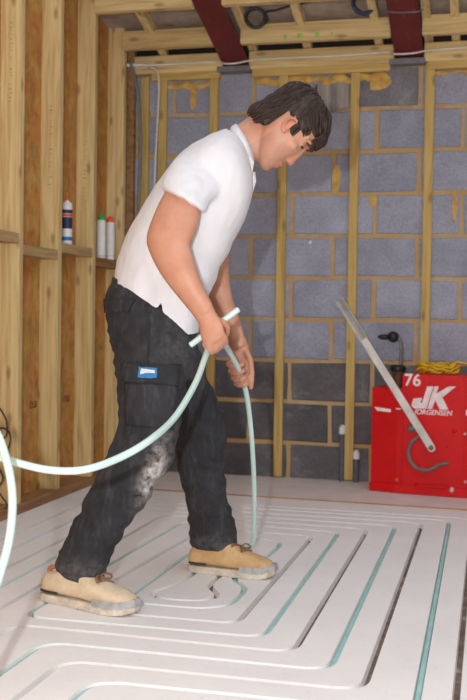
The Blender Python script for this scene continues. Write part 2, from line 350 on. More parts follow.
obj('edge_strip', prism(bmesh.new(), [(-1.9626, seam_y(-1.9626), .003), (2.6, seam_y(2.6), .003), (2.6, seam_y(2.6)+.020, .003), (-1.9626, seam_y(-1.9626)+.020, .003)], (0, 0, -.03)), 'strip_X', fl_root)
obj('subfloor', Box(-2.3, 2.7, -1.3, 5.8, -.12, -.034), 'back_board', fl_root)

# ---- the room goes on behind the camera and to the right: plain boarded walls cut side light; unseen roof opening added for top light
o = obj('wall_front', Box(-2.1, 2.72, -1.32, -1.20, -.03, 2.6), 'boarding'); o['kind'] = 'structure'; o['label'] = 'plain brown boarded wall behind the viewpoint'; o['category'] = 'wall'
o = obj('wall_right', Box(2.6, 2.72, -1.2, 5.69, -.03, 2.6), 'boarding'); o['kind'] = 'structure'; o['label'] = 'plain brown boarded wall on the far right'; o['category'] = 'wall'

# ---- block wall
wb = struct('wall_back', 'bare grey concrete block wall with tan mortar and timber battens', 'wall', (0, WY, 0))
obj('mortar_bed', Box(-2.12, 2.6, WY+.007, WY+.11, -.03, 2.222), 'mortar', wb)
obj('void_shade_sheet', Box(-2.12, 2.6, WY+.03, WY+.11, 2.222, 2.95), 'void_shade', wb)  # dark backing stands in for the shaded roof void and stops light leaks
def block_mesh(name, wd, ht, mat, seed):
    rn = random.Random(seed); bm = bmesh.new(); b = .006
    def jit(): return rn.uniform(-.004, .004)
    def rr(ins, y):
        pts = []
        for sx, sz in ((-1, -1), (0, -1), (1, -1), (1, 0), (1, 1), (0, 1), (-1, 1), (-1, 0)):
            pts.append(bm.verts.new((sx*(wd/2-ins)+jit(), y, sz*(ht/2-ins)+jit())))
        return pts
    A = rr(0, .05); B = rr(0, .004); D = rr(b, -.001)
    for P, Q in ((A, B), (B, D)):
        for k in range(8): bm.faces.new((P[k], P[(k+1) % 8], Q[(k+1) % 8], Q[k]))
    bm.faces.new(D); bmesh.ops.recalc_face_normals(bm, faces=bm.faces)
    me = bpy.data.meshes.new(name); bm.to_mesh(me); bm.free(); me.materials.append(MATS[mat]); return me
BM = {m: [block_mesh('block', .427, .204, m, i) for i in range(4)] for m in ('block', 'block_dense', 'padstone')}
ZA, XJ = 1.9877, -1.0637
for k in range(-1, 9):
    z = ZA-.225*k-.1125
    off = 0 if k % 2 == 0 else .225
    for j in range(-3, 9):
        x = XJ+off+.45*j+.225
        if x < WX-.20 or x > 2.5: continue
        m = 'block_dense' if z < .62 else ('padstone' if (k == -1 and -.75 < x < -.2) else 'block')
        o = bpy.data.objects.new('block', BM[m][random.randrange(4)]); C.objects.link(o); o.parent = wb; o.location = (x, 0, z)
# battens
for x, z1 in ((-1.905, 2.2), (-1.80, 2.2), (-1.505, 2.21), (-1.117, 2.21), (-.728, 2.21), (-.338, 2.21), (.06, 2.21), (.46, 2.21), (.86, 2.21)):
    obj('batten', Box(x-.024, x+.024, WY-.027, WY, .004 if x > -1.6 else .0, z1, .002), 'batten_Z', wb)
# plate and foam along the top
for x0, x1 in ((-1.86, -1.47), (-1.29, -.545), (-.35, .4), (.5, 2.4)):
    obj('top_plate', Box(x0, x1, WY-.04, WY, 2.175, 2.215, .002), 'batten_X', wb)
rn = random.Random(3)
def foam_strip(x0, x1, z, h):
    bm = bmesh.new(); x = x0
    while x < x1:
        ell(bm, (x, WY-.003, z+rn.uniform(-.012, .012)), rn.uniform(.02, .04), .012, h*rn.uniform(.55, 1.25), seg=10); x += .026
    return voxel(bm, .007, 3)
for x0, x1, z, h in ((-1.78, -1.54, 2.150, .018), (-1.25, -.62, 2.148, .024), (-.30, .3, 2.162, .012)):
    obj('foam_bead', foam_strip(x0, x1, z, h), 'foam', wb, smooth=True)
def smear(x, z, rx, rz, mat='smear'):
    n = 26; pts = []
    for k in range(n):
        a = 2*math.pi*k/n; r = 1+.28*noise.noise((math.cos(a)*1.7+x*9, math.sin(a)*1.7, z*5)); pts.append((x+rx*r*math.cos(a), WY-.0015, z+rz*r*math.sin(a)))
    return obj('mortar_smear', prism(bmesh.new(), pts, (0, -.003, 0)), mat, wb)
smear(-.93, 2.06, .22, .085); smear(-.60, 2.13, .06, .05, 'foam'); smear(-.825, 1.62, .022, .085, 'foam'); smear(-.627, 1.50, .022, .03, 'foam'); smear(-.96, 1.28, .008, .008, 'white_print')
smear(-.20, 1.46, .012, .08, 'foam'); smear(-1.63, 2.08, .02, .06, 'foam')

# ---- left stud wall
wl = struct('wall_left', 'open timber stud wall with orange brown sheathing board and noggins', 'wall', (WX, 0, 0))
SD = .095
def sheet(y0, y1): obj('sheathing_board', Box(WX-SD-.012, WX-SD, y0+.0015, y1-.0015, 0, 2.75), 'sheathing', wl)
for y0, y1 in ((-1.2, -.2), (-.2, 1.0), (1.0, 2.2), (2.2, 3.4), (3.4, 4.6), (4.6, 5.69)): sheet(y0, y1)
SY = [4.10, 4.515, 4.945, 5.375]
SY = [SY[0]-.41*k for k in range(12, 0, -1)]+SY
for y in SY:
    obj('stud', Box(WX-SD, WX, y, y+.040, .045, 2.75, .002), 'pine_Z', wl)
obj('stud', Box(WX-SD, WX, 5.535, 5.575, .045, 2.75, .002), 'plate_Y', wl)
obj('sole_plate', Box(WX-SD, WX+.004, -1.2, 5.572, 0, .045, .002), 'plate_Y', wl)
NZ = {}
NPX = [(10, 236.5), (41, 252), (77, 250), (104, 262.5)]   # a point low on the noggins' room face, bay by bay
for i, (a, b) in enumerate(zip(SY, SY[1:]+[5.535])):
    j = i-11
    z = atx(NPX[j][0], NPX[j][1], WX).z if 0 <= j < 4 else (1.245 if i % 2 else 1.20)
    NZ[j] = z
    obj('noggin', Box(WX-SD, WX-.002, a+.040, b, z-.0225, z+.0225, .0015), 'noggin_Y' if j != 3 else 'plate_Y', wl)
def text_mesh(s, size, M, depth=.0006, shear=0, bold=False):
    cu = bpy.data.curves.new('t', 'FONT'); cu.body = s; cu.size = size; cu.extrude = depth; cu.align_x = 'CENTER'; cu.shear = shear; cu.offset = size*.02 if bold else 0
    o = bpy.data.objects.new('t', cu); C.objects.link(o); dg = bpy.context.evaluated_depsgraph_get(); dg.update()
    me = bpy.data.meshes.new_from_object(o.evaluated_get(dg)); bpy.data.objects.remove(o); me.transform(M); return me
for px, py in ((33, 408), (66, 402)):
    q = atx(px, py, WX-SD)
    M = Matrix(((0, 0, 1, q.x+.0005), (1, 0, 0, q.y), (0, 1, 0, q.z), (0, 0, 0, 1)))
    obj('stamp', text_mesh('OSB', .045, M), 'stamp_ink', wl)
# faint illegible grading ticks on the near faces of the studs
rn = random.Random(11)
for i, (zlo, zhi) in ((12, (1.75, 2.1)), (13, (1.45, 1.85)), (14, (1.4, 1.75))):
    bm = bmesh.new(); z = zlo
    while z < zhi:
        h = rn.choice((.006, .010, .014))
        if rn.random() < .8: box(bm, WX-.045-rn.uniform(.004, .012), WX-.045+rn.uniform(.0, .010), SY[i]-.0006, SY[i], z, z+h*.45)
        z += h+.006
    obj('grade_stamp', bm, 'stamp_faint', wl)

# ---- roof: steel beams, joists, rafters, deck
ce = struct('ceiling', 'sloping unlined roof with pale timber joists under grey boards', 'ceiling', (0, WY, 2.23))
SL = .262
def zr(Y): return 2.222+SL*(5.53-Y)
def slope(Yref):
    def f(v): return Vector((v.x, v.y, v.z+SL*(Yref-v.y)))
    return f
LB, RB = -1.381, -.447
bays = ((WX+.0, LB-.073), (LB+.075, RB-.078), (RB+.078, 2.5))
for yj in (5.53, 5.325, 4.925, 4.525):
    for x0, x1 in bays:
        z = zr(yj)+(.022 if yj > 5.3 else 0) if yj < 5.5 else 2.214
        jo = obj('joist', Box(x0, x1, yj, yj+.047, z, z+.097, .003), 'pine_X', ce)
        if abs(yj-5.325) < .01 and x0 == bays[1][0]:
            for px, s in ((285, .008), (300, .013), (317, .011), (332, .005)):
                q = at(px, 36 if px > 290 else 37, yj); obj('paint_mark', Box(q.x-s, q.x+s, yj-.0006, yj, z+.014, z+.036), 'green_spray', jo)
for px, yy in ((143, 22), (238, 20), (296, 15), (372, 8), (425, 8), (454, 8)):
    q = at(px, yy, 5.2)
    obj('rafter', Box(q.x-.022, q.x+.022, 4.5, WY, .0, .06, .002, skew=lambda v: Vector((v.x, v.y, v.z+2.222+.10+SL*(5.53-v.y)))), 'pine_Y', ce)
for k in range(2):
    y0 = 5.60-.56*k-.56
    obj('deck_board', Box(-2.1, 2.6, y0, y0+.555, 0, .018, skew=lambda v: Vector((v.x, v.y, v.z+2.222+.165+SL*(5.53-v.y)))), 'roof_deck', ce)
def beam(xc, label):
    b = thing('steel_beam', label, 'beam', (xc, WY, 2.236), 'red steel roof beams'); hw = .074
    sk = lambda v: Vector((v.x, v.y, v.z+2.236+SL*(WY-v.y)))
    obj('bottom_flange', Box(xc-hw, xc+hw, 2.0, WY+.06, 0, .011, .002, skew=sk), 'red_oxide', b)
    obj('web', Box(xc-.006, xc+.006, 2.0, WY+.06, .011, .15, skew=sk), 'red_oxide', b)
    obj('top_flange', Box(xc-hw, xc+hw, 2.0, WY+.06, .15, .161, .002, skew=sk), 'red_oxide', b)
    obj('packer', Box(xc-hw-.03, xc+hw+.01, WY-.05, WY+.03, 2.205, 2.236, .002), 'grey_conduit', b)
beam(LB, 'red oxide steel roof beam above the bending man, nearer the stud wall')
beam(RB, 'red oxide steel roof beam above the red machine, on the dark padstone')

# ================================================================== HEATING PIPE
def up3(P, z): return [(p.x, p.y, z) for p in P]
lp = thing('laid_heating_pipe', 'pale aqua heating pipe pressed into the looping floor channels', 'pipe', (CH['r3'][0].x, CH['r3'][0].y, -.018))
for k in ('r1', 'r3', 'r5', 'in'):
    obj('pipe_run', Tube(up3(CH[k], -.0112), .0076, 8), 'laid_pipe', lp, smooth=True)

HN = at(212, 336, 2.84)     # inside the nearer fist
path = [at(-95, 1010, 1.45), at(-60, 800, 1.6), at(-25, 650, 1.75), at(-2, 580, 1.85), at(9, 540, 1.92), at(12.5, 500, 1.98), at(7, 462, 2.02), at(-8, 425, 2.05), at(-40, 395, 2.1),
        at(-75, 405, 2.2), at(-60, 432, 2.25), at(-20, 450, 2.25), at(15, 462, 2.2), at(50, 470, 2.2), at(85, 469.5, 2.22), at(120, 457.5, 2.3), at(150, 440, 2.38), at(175, 417, 2.56),
        at(195, 384, 2.74), at(205, 358, 2.88), at(210, 345, 2.935), at(216, 337, 2.975), at(222, 341, 3.07), at(230, 353, 3.22), at(239, 370, 3.36), at(246, 392, 3.43), at(251, 430, 3.5), at(254, 480, 3.56), at(254, 520, 3.61), at(252.8, 543, 3.635)]
pe = atz(252, 550, 0); path += [Vector((-.8535, 3.645, .022)), Vector((-.8565, 3.60, -.004)), Vector((-.858, 3.52, -.0095)), Vector((-.858, 3.42, -.0095))]
tag(obj('heating_pipe', Tube(cr(path, 6), .0088, 12), 'pipe', loc=Vector((-.858, 3.50, -.018)), smooth=True), 'long loose pale aqua pipe sagging from the left edge through both hands', 'pipe')
sa, sb = at(190, 345.5, 2.905), at(239, 309, 2.925)
d = (sb-sa).normalized()
tag(obj('pipe_offcut', Lathe(sa, d, [(.006, 0), (.0085, .002), (.0088, .004), (.0088, (sb-sa).length-.004), (.0085, (sb-sa).length-.002), (.006, (sb-sa).length)], n=14), 'pipe', loc=(sa+sb)/2, smooth=True), 'short straight offcut of aqua pipe gripped crosswise in the nearer fist', 'pipe')

# ================================================================== PERSON
def lat(P): d = Vector((P.x-EYE.x, P.y-EYE.y, 0)); return d.normalized()
def ring(a, b, Y, d, n=28, e=2.0, Yb=None):
    """ring through two silhouette pixels (back edge, front edge), d = half depth along the sight line"""
    L, Rr = at(a[0], a[1], Y), at(b[0], b[1], Yb if Yb else Y); c = (L+Rr)/2; u = (Rr-L)/2; v = lat(c)*d; out = []
    for k in range(n):
        t = 2*math.pi*k/n; cs, sn = math.cos(t), math.sin(t)
        out.append(c+u*math.copysign(abs(cs)**(2/e), cs)+v*math.copysign(abs(sn)**(2/e), sn))
    return out
def shrink(r, f):
    c = sum(r, Vector())/len(r); return [c+(p-c)*f for p in r]
TORSO = [ring((112, 287), (197, 341), 3.13, .172, e=2.3), ring((116.5, 264), (205, 309), 3.13, .168, e=2.3), ring((124, 241), (217, 275), 3.13, .166, e=2.3), ring((135, 218), (232, 244), 3.13, .172, e=2.3),
         ring((149, 196), (246, 217), 3.13, .185, e=2.3), ring((165, 173), (252.5, 192), 3.13, .195, e=2.3), ring((184, 152), (252, 171), 3.13, .185, e=2.2), ring((205, 138), (250, 157), 3.13, .145), ring((226, 129), (249, 152), 3.13, .085)]
PELV = [ring((113, 275), (200, 330), 3.13, .15, e=2.3), ring((108, 287), (196, 338), 3.13, .165, e=2.4), ring((104.5, 304), (198, 350), 3.13, .182, e=2.4), ring((107, 328), (200, 366), 3.13, .188, e=2.4), ring((112, 352), (196, 380), 3.13, .17, e=2.3)]
NLEG = [ring((108, 320), (188, 352), 3.04, .10), ring((112, 350), (188, 373), 3.03, .105), ring((116, 385), (185, 401), 3.00, .10), ring((118, 414), (180, 431), 2.97, .093), ring((112.5, 440), (172.5, 461), 2.945, .088), ring((100, 468), (156, 488), 2.93, .084),
        ring((84, 500), (139, 513), 2.915, .082), ring((68, 531), (121, 541), 2.905, .083), ring((56, 557), (108, 563), 2.90, .085), ring((53.5, 575), (105.5, 584), 2.90, .086)]
FLEG = [ring((128, 330), (200, 350), 3.23, .10), ring((140, 352), (204, 366), 3.25, .105), ring((152, 386), (213, 388), 3.29, .10), ring((165, 415), (222, 413), 3.33, .092), ring((173, 441), (226.5, 440), 3.36, .088), ring((178, 470), (225.5, 470), 3.38, .084),
        ring((184.5, 499), (229, 498), 3.39, .083), ring((187.5, 525), (235, 524), 3.40, .086), ring((191, 548.5), (239, 545), 3.40, .088)]
NARM = [ring((184, 166), (214, 186), 2.99, .045), ring((166.5, 189), (202.5, 208), 2.925, .050), ring((153.5, 215), (197, 229), 2.89, .053), ring((146.5, 238), (190.5, 243), 2.87, .05), ring((150.5, 255), (191.5, 251), 2.865, .049), ring((162, 276.5), (196, 266), 2.86, .045),
        ring((177, 296), (203, 285), 2.86, .038), ring((189.5, 311), (211, 301), 2.86, .031), ring((195, 318), (214, 308.5), 2.861, .027)]
FARM = [ring((205, 170), (243, 180), 3.30, .05), ring((199, 215), (234, 222), 3.36, .05), ring((194, 258), (229, 258), 3.40, .048), ring((201, 280), (229, 274), 3.405, .043), ring((210, 303), (232, 296), 3.41, .037), ring((220, 325), (239, 317), 3.415, .03), ring((229, 342), (244.5, 336), 3.42, .026), ring((231, 350), (247, 344), 3.42, .026)]
NECK = [ring((223, 140), (249, 166), 3.13, .06), ring((233.5, 128), (252, 160), 3.13, .060), ring((243, 121), (259, 163), 3.135, .057), ring((254, 113), (272, 160), 3.14, .056), ring((268, 108), (284, 148), 3.14, .05)]

# head frame: metres along face direction, up and across, origin between the ears
HO = at(290.5, 126, 3.14); hs = 1040.83/((HO-EYE).dot(FW))
HL = lat(HO)                                   # away from the camera = his left
pr = Vector((HL.y, -HL.x, 0))                  # picture right, level
ang = math.radians(60)
HF = pr*math.cos(ang)+Vector((0, 0, -math.sin(ang)))     # face direction
HU = pr*math.sin(ang)+Vector((0, 0, math.cos(ang)))      # crown direction
def H(x, y, z): return HO+HF*x+HL*y+HU*z
def hring(z, xb, xf, hw, n=32, e=2.25, tilt=0.0):
    out = []
    for k in range(n):
        t = 2*math.pi*k/n; cs, sn = math.cos(t), math.sin(t)
        x = (xf+xb)/2+(xf-xb)/2*math.copysign(abs(cs)**(2/e), cs); y = hw*math.copysign(abs(sn)**(2/e), sn)
        out.append(H(x, y, z+tilt*x))
    return out
SK = [(-.139, .050, .074, .016), (-.128, .024, .081, .034), (-.104, -.015, .085, .051), (-.075, -.045, .087, .061), (-.05, -.07, .088, .066), (-.022, -.086, .087, .070), (.0, -.094, .083, .073), (.02, -.099, .087, .075), (.042, -.102, .090, .076), (.065, -.099, .083, .074), (.087, -.088, .067, .064), (.102, -.068, .046, .048), (.110, -.04, .02, .022)]
HX = (HF, HL, HU)
def E_(x, y, z): return H(x*.9+.012, y, z*.88-.012)
def head_parts(bm):
    loft(bm, [hring(*s) for s in SK], 3)
    # nose
    loft(bm, [[H(.078+.006*math.cos(2*math.pi*k/12), .009*math.sin(2*math.pi*k/12), .018) for k in range(12)],
              [H(.084+.008*math.cos(2*math.pi*k/12), .009*math.sin(2*math.pi*k/12), -.006) for k in range(12)],
              [H(.090+.010*math.cos(2*math.pi*k/12), .012*math.sin(2*math.pi*k/12), -.032) for k in range(12)],
              [H(.093+.014*math.cos(2*math.pi*k/12), .016*math.sin(2*math.pi*k/12), -.051) for k in range(12)],
              [H(.090+.012*math.cos(2*math.pi*k/12), .015*math.sin(2*math.pi*k/12), -.063) for k in range(12)]], 3)
    ell(bm, H(.099, 0, -.054), .0085, .010, .009, HX)
    for s in (-1, 1):
        ell(bm, H(.089, .012*s, -.057), .009, .007, .008, HX)
        ell(bm, H(.076, .036*s, .021), .016, .026, .008, HX)      # brow
        ell(bm, H(.056, .043*s, -.026), .022, .020, .020, HX)      # cheek bone
        ell(bm, H(.0705, .033*s, .0), .012, .013, .010, HX)        # eyelids
        # ear: rim, lobe
        rim = cr([E_(.012, .074*s, .004), E_(.014, .080*s, .020), E_(.004, .085*s, .031), E_(-.010, .089*s, .030), E_(-.019, .091*s, .016), E_(-.018, .089*s, -.002), E_(-.010, .084*s, -.018), E_(.002, .079*s, -.027), E_(.009, .076*s, -.018)], 4)
        tube(bm, rim, .0042, 8); ell(bm, E_(-.004, .076*s, .004), .015, .007, .022, HX); ell(bm, E_(.002, .079*s, -.022), .008, .005, .010, HX)
    ell(bm, H(.083, 0, -.082), .012, .023, .0065, HX); ell(bm, H(.081, 0, -.0965), .0125, .021, .007, HX)   # lips
    ell(bm, H(.071, 0, -.123), .015, .020, .015, HX)       # chin
    return bm
def finger(bm, pts, r0, r1):
    P = cr(pts, 4); m = len(P); tube(bm, P, [r0+(r1-r0)*i/(m-1) for i in range(m)], 10); ell(bm, P[-1], r1, r1, r1, seg=12); ell(bm, P[0], r0, r0, r0, seg=12)
body = bmesh.new()
loft(body, [shrink(r, .80 if i < 2 else .88) for i, r in enumerate(TORSO)], 4); loft(body, [shrink(r, .84) for r in PELV], 4)
loft(body, [shrink(r, .82) for r in NLEG], 4); loft(body, [shrink(r, .82) for r in FLEG], 4)
loft(body, NARM, 4, .01); loft(body, FARM, 4, .01); loft(body, NECK, 4)
# ankles down into the boots
tube(body, [at(80, 570, 2.90), at(84, 590, 2.90), at(86, 600, 2.90)], .042, 14); tube(body, [at(214, 535, 3.40), at(213, 552, 3.41), at(212, 560, 3.41)], .042, 14)
head_parts(body)
# nearer hand: back of the hand to the viewer, fingers closing round the offcut behind
Yh = 2.872
loft(body, [ring((186, 306), (208, 295), 2.861, .032, 20), ring((192.5, 315), (212.5, 305), 2.862, .028, 20), ring((198.5, 324), (217, 314), Yh-.004, .026, 20), ring((199.5, 332), (221, 320), Yh, .022, 20, 2.5), ring((202.5, 341), (224, 328), Yh+.002, .019, 20, 2.8), ring((206, 348.5), (224.5, 336), Yh+.006, .016, 20, 2.8)], 4, .004)
for (kx, ky), ln in (((222.5, 334.5), 1.0), ((218.0, 338.8), 1.06), ((213.2, 343.0), 1.0), ((208.8, 346.4), .82)):
    k0 = at(kx, ky, Yh+.004)
    finger(body, [k0, at(kx+2.6*ln, ky+4.2*ln, Yh+.016), at(kx+3.2*ln, ky+7.2*ln, Yh+.036), at(kx+.8, ky+6.0*ln, Yh+.058), at(kx-3.0, ky+.2, Yh+.066), at(kx-4.6, ky-3.2, Yh+.060)], .0098, .0080)
finger(body, [at(214, 319, Yh+.012), at(222, 322, Yh+.024), at(227, 327, Yh+.044), at(226.5, 334, Yh+.060), at(223, 339, Yh+.066)], .0115, .0085)   # thumb
# farther hand: palm behind the pipe, fingers wrapping over it towards the viewer
Yf = 3.425
loft(body, [ring((229.5, 344), (246, 338), Yf, .024, 20), ring((228.5, 355), (249.5, 350), Yf+.005, .021, 20, 2.6), ring((229, 368), (251, 364), Yf+.010, .019, 20, 2.8), ring((233, 382), (250, 378), Yf+.012, .016, 20, 2.8)], 4, .004)
for i, (kx, ky) in enumerate(((228.5, 364), (230.5, 370.5), (233, 377), (236, 383))):
    finger(body, [at(kx+4, ky-2.5, Yf+.006), at(kx-.2, ky, Yf-.020), at(kx+2.6, ky+2.0, Yf-.053), at(kx+8.2, ky+2.4-.2*i, Yf-.068), at(kx+13.4-i*.9, ky+.8, Yf-.062), at(kx+15.4-i, ky+.0, Yf-.048)], .0098, .0080)
finger(body, [at(245, 350, Yf-.004), at(250, 360, Yf-.024), at(251.6, 371, Yf-.036), at(251.6, 380, Yf-.040), at(250.8, 387.5, Yf-.040)], .0115, .0082)   # thumb
bme = voxel(body, .0032, 4, .5)
# skin tint: redder ears, nose, lips and forearms; shaved beard
ca = bme.color_attributes.new('tint', 'FLOAT_COLOR', 'POINT'); cols = np.ones((len(bme.vertices), 4), dtype=np.float32)
for i, v in enumerate(bme.vertices):
    d = v.co-HO
    if d.length < .2:
        x, y, z = d.dot(HF), d.dot(HL), d.dot(HU); cc = [1, .97, .96]
        if abs(y) > .0765 and -.03 < x < .04 and z > -.05: cc = [1.0, .84, .80]
        lip = (x > .078 and abs(y) < .024 and -.104 < z < -.075)
        if lip: cc = [.92, .70, .68]
        elif x > .09 and -.066 < z < -.036: cc = [1.0, .84, .80]
        elif z < -.03 and x > -.005 and not (z > -.062 and x > .07 and abs(y) < .03):
            q = min(1, (-.03-z)/.03)*(.75+.25*noise.noise(v.co*260)); cc = [1-.22*q, .97-.22*q, .96-.20*q]
        if x > .068 and .0 < z < .014 and .018 < abs(y) < .045: cc = [.80, .72, .70]
        if x > .076 and -.008 < z < .001 and .022 < abs(y) < .044: cc = [.45, .36, .34]
        cols[i, :3] = cc
    else:
        n = noise.noise(v.co*9); cols[i, :3] = (1, .95+.03*n, .93+.04*n)
ca.data.foreach_set('color', cols.ravel())
person = obj('person', bme, 'skin', loc=(at(150, 600, 3.13).x, 3.13, 0), smooth=True)
tag(person, 'man in white polo shirt and dark work trousers bending over to lay pipe', 'person')

for s in (-1, 1):
    e_ = ell(bmesh.new(), H(.0785, .034*s, -.0045), .0066, .011, .0038, HX); obj('eye', e_, 'dark_trim', person, smooth=True)
    obj('eyebrow', Tube(cr([H(.093, .012*s, .017), H(.0945, .026*s, .022), H(.089, .043*s, .020), H(.077, .055*s, .012)], 4), [.0035]+[.0055]*10+[.0045, .002], 6), 'brow', person, smooth=True)

# ---- hair: cap plus clumped locks
def hairline(x, y):
    """lowest head-z that still carries hair"""
    if x > .030: return min(.046, -.014+(x-.030)*1.5) if abs(y) > .045 else .046
    if x > .022: return -.018
    if x > -.018: return .016
    if x > -.030: return .016-(-.018-x)/.012*.07
    if x > -.048: return -.058-(-.030-x)/.018*.036
    return -.096
bm = bmesh.new()
HS = [(z, xb-.013, xf+.010, hw+.011) for z, xb, xf, hw in SK if z > -.1]
HS = [(-.125, -.086, .0, .044), (-.105, -.095, .02, .052), (-.085, -.103, .04, .060)]+[(z, min(xb, -.108), xf, hw) for z, xb, xf, hw in HS if z > -.08 and z < .045]+[h for h in HS if h[0] > .045]
HS[-1] = (.116, -.055, .03, .036); HS.append((.122, -.035, .012, .016))
loft(bm, [hring(*h) for h in HS], 6)
kill = []
for f in bm.faces:
    c = f.calc_center_median()-HO; x, y, z = c.dot(HF), c.dot(HL), c.dot(HU)
    if z < hairline(x, y)+.004 or z < -.100: kill.append(f)
bmesh.ops.delete(bm, geom=kill, context='FACES')
for v in bm.verts:
    c = v.co-HO; n_ = noise.noise((c.dot(HF)*30, c.dot(HL)*55, c.dot(HU)*40)); v.co = v.co+c.normalized()*.005*n_
hbv = BVHTree.FromBMesh(bm)
bmesh.ops.solidify(bm, geom=bm.faces[:], thickness=.010)
rn = random.Random(5)
def lock(x, y, z, dx, dz, ln, r, lift, spread=.25):
    """one lock: starts on the cap near head point (x,y,z), runs along direction (dx,dz) hugging the cap"""
    p = Vector((x, y, z)); d = Vector((dx, rn.uniform(-spread, spread), dz)).normalized(); pts = []; m = 5
    for k in range(m):
        w = H(*p); loc, nr, _, _ = hbv.find_nearest(w); out = (loc-HO).normalized()
        pts.append(loc+out*(lift*(.3+.9*math.sin(math.pi*(.2+.6*k/(m-1)))))+Vector((0, 0, -.0015*k)))
        l2 = loc-HO; p = Vector((l2.dot(HF), l2.dot(HL), l2.dot(HU)))+d*ln/(m-1)
    tube(bm, pts, [r*.6, r, r*.95, r*.7, r*.12], 5)
for k in range(1500):
    th = rn.uniform(-math.pi, math.pi); z = rn.uniform(-.098, .118)
    x = -.008+.105*math.cos(th)*math.sqrt(max(.05, 1-(max(z, 0)/.125)**2)); y = .085*math.sin(th)*math.sqrt(max(.05, 1-(max(z, 0)/.125)**2))
    if z < hairline(x, y)+.014: continue
    if x > .01 and z > .03: dx, dz = .9, -.45            # combed forward over the forehead
    elif x > -.03: dx, dz = .15, -1
    else: dx, dz = -.25, -1
    lock(x, y, z, dx, dz, rn.uniform(.026, .045), rn.uniform(.0016, .0030), rn.uniform(.001, .0045))
for k in range(150):   # fringe falling forward
    y = rn.uniform(-.062, .062); x0 = .068-.25*y*y/.06
    a = H(x0-.01, y, .088+rn.uniform(-.01, .012)); b = H(x0+.024, y*1.02, .076); c_ = H(x0+.031+rn.uniform(-.004, .004), y*1.02+rn.uniform(-.006, .006), .056); d_ = H(x0+.030+rn.uniform(-.006, .006), y*1.02+rn.uniform(-.008, .008), .034+rn.uniform(-.010, .010))
    tube(bm, cr([a, b, c_, d_], 3), [.0022, .003, .0032, .0032, .003, .0028, .0025, .002, .0015, .0006], 5)
for k in range(7):    # cowlick on the crown
    a = H(-.055+rn.uniform(-.01, .01), rn.uniform(-.03, .01), .108); tube(bm, [a, a+HU*.012-HF*.006, a+HU*.020-HF*.016+HL*rn.uniform(-.006, .006)], [.004, .003, .0006], 5)
obj('hair', bm, 'hair', person, smooth=True)

# ---- trousers
bm = bmesh.new(); loft(bm, PELV, 5); loft(bm, NLEG, 5); loft(bm, FLEG, 5)
tme = voxel(bm, .0065, 5, .5)
def leg_fold(c):
    a = noise.noise((c.x*8, c.y*6, c.z*26+5*c.x)); b = noise.noise((c.x*22+c.z*9, c.y*14, c.z*19)); k = .008 if c.z > .4 else .010
    return k*(.5-abs(a)*1.6)+.005*b-k*.3
displace(tme, leg_fold); relax(tme, 1, .3)
at_d = tme.attributes.new('dust', 'FLOAT', 'POINT'); kc = at(154, 472, 2.86)
dv = []
for v in tme.vertices:
    px, py = (v.co-kc).dot(RT), (v.co-kc).dot(UP); a = .94*py+.34*px; b = .94*px-.34*py     # a runs along the shin
    near = v.co.y < 3.08
    q = math.exp(-(b/.027)**2-((a+.01)/.085)**2)*1.15 if near else 0
    q = max(q, .10*max(0, noise.noise(v.co*4+Vector((3, 1, 2))))); q = max(q, .12*math.exp(-((v.co.z-.10)/.04)**2)); dv.append(min(1, q))
at_d.data.foreach_set('value', dv)
trousers = obj('trousers', tme, 'workwear', person, smooth=True)
tb = bmesh.new(); tb.from_mesh(tme); bmesh.ops.transform(tb, matrix=Matrix.Translation(wloc(trousers)), verts=tb.verts); TB = BVHTree.FromBMesh(tb)
def onto(bv, px, py, off):
    d = ray(px, py).normalized(); h = bv.ray_cast(EYE, d)
    if h[0] is None: return None
    n = h[1] if h[1].dot(d) < 0 else -h[1]; return h[0]+n*off
def patch(bv, q, off, nu=8, nv=8, th=.004):
    """cloth patch laid over a body surface; q = its four picture corners"""
    bm = bmesh.new(); G = []; G2 = []
    for j in range(nv+1):
        r1, r2 = [], []
        for i in range(nu+1):
            u, v = i/nu, j/nv; x = (q[0][0]*(1-u)+q[1][0]*u)*(1-v)+(q[3][0]*(1-u)+q[2][0]*u)*v; y = (q[0][1]*(1-u)+q[1][1]*u)*(1-v)+(q[3][1]*(1-u)+q[2][1]*u)*v
            p = onto(bv, x, y, off); b = onto(bv, x, y, off-th-.004)
            if p is None: p = G[-1][i].co.copy() if G else r1[-1].co.copy(); b = p.copy()
            r1.append(bm.verts.new(p)); r2.append(bm.verts.new(b))
        G.append(r1); G2.append(r2)
    for j in range(nv):
        for i in range(nu): bm.faces.new((G[j][i], G[j][i+1], G[j+1][i+1], G[j+1][i])); bm.faces.new((G2[j][i], G2[j+1][i], G2[j+1][i+1], G2[j][i+1]))
    for j in range(nv):
        for i in (0, nu): bm.faces.new((G[j][i], G[j+1][i], G2[j+1][i], G2[j][i]))
    for i in range(nu):
        for j in (0, nv): bm.faces.new((G[j][i], G[j][i+1], G2[j][i+1], G2[j][i]))
    return bm
obj('cargo_pocket', patch(TB, [(125, 382), (177, 384), (173, 430), (126, 424)], .005, 14, 12), 'workwear', trousers, smooth=True)
obj('cargo_pocket_flap', patch(TB, [(123.5, 363), (180, 365.5), (177, 386), (124.5, 382)], .011, 14, 6, .006), 'workwear', trousers, smooth=True)
obj('pocket_label', patch(TB, [(140.5, 368), (157, 368.5), (156.5, 378.5), (140, 378)], .0135, 8, 4, .002), 'cloth_label_blue', trousers)
obj('label_print', patch(TB, [(142.5, 371), (155, 372), (154.5, 375.5), (142.5, 374.5)], .0150, 8, 3, .001), 'white_print', trousers)
obj('back_pocket_flap', patch(TB, [(106, 300), (136, 299), (129, 312), (107, 313)], .009, 8, 6), 'workwear', trousers, smooth=True)
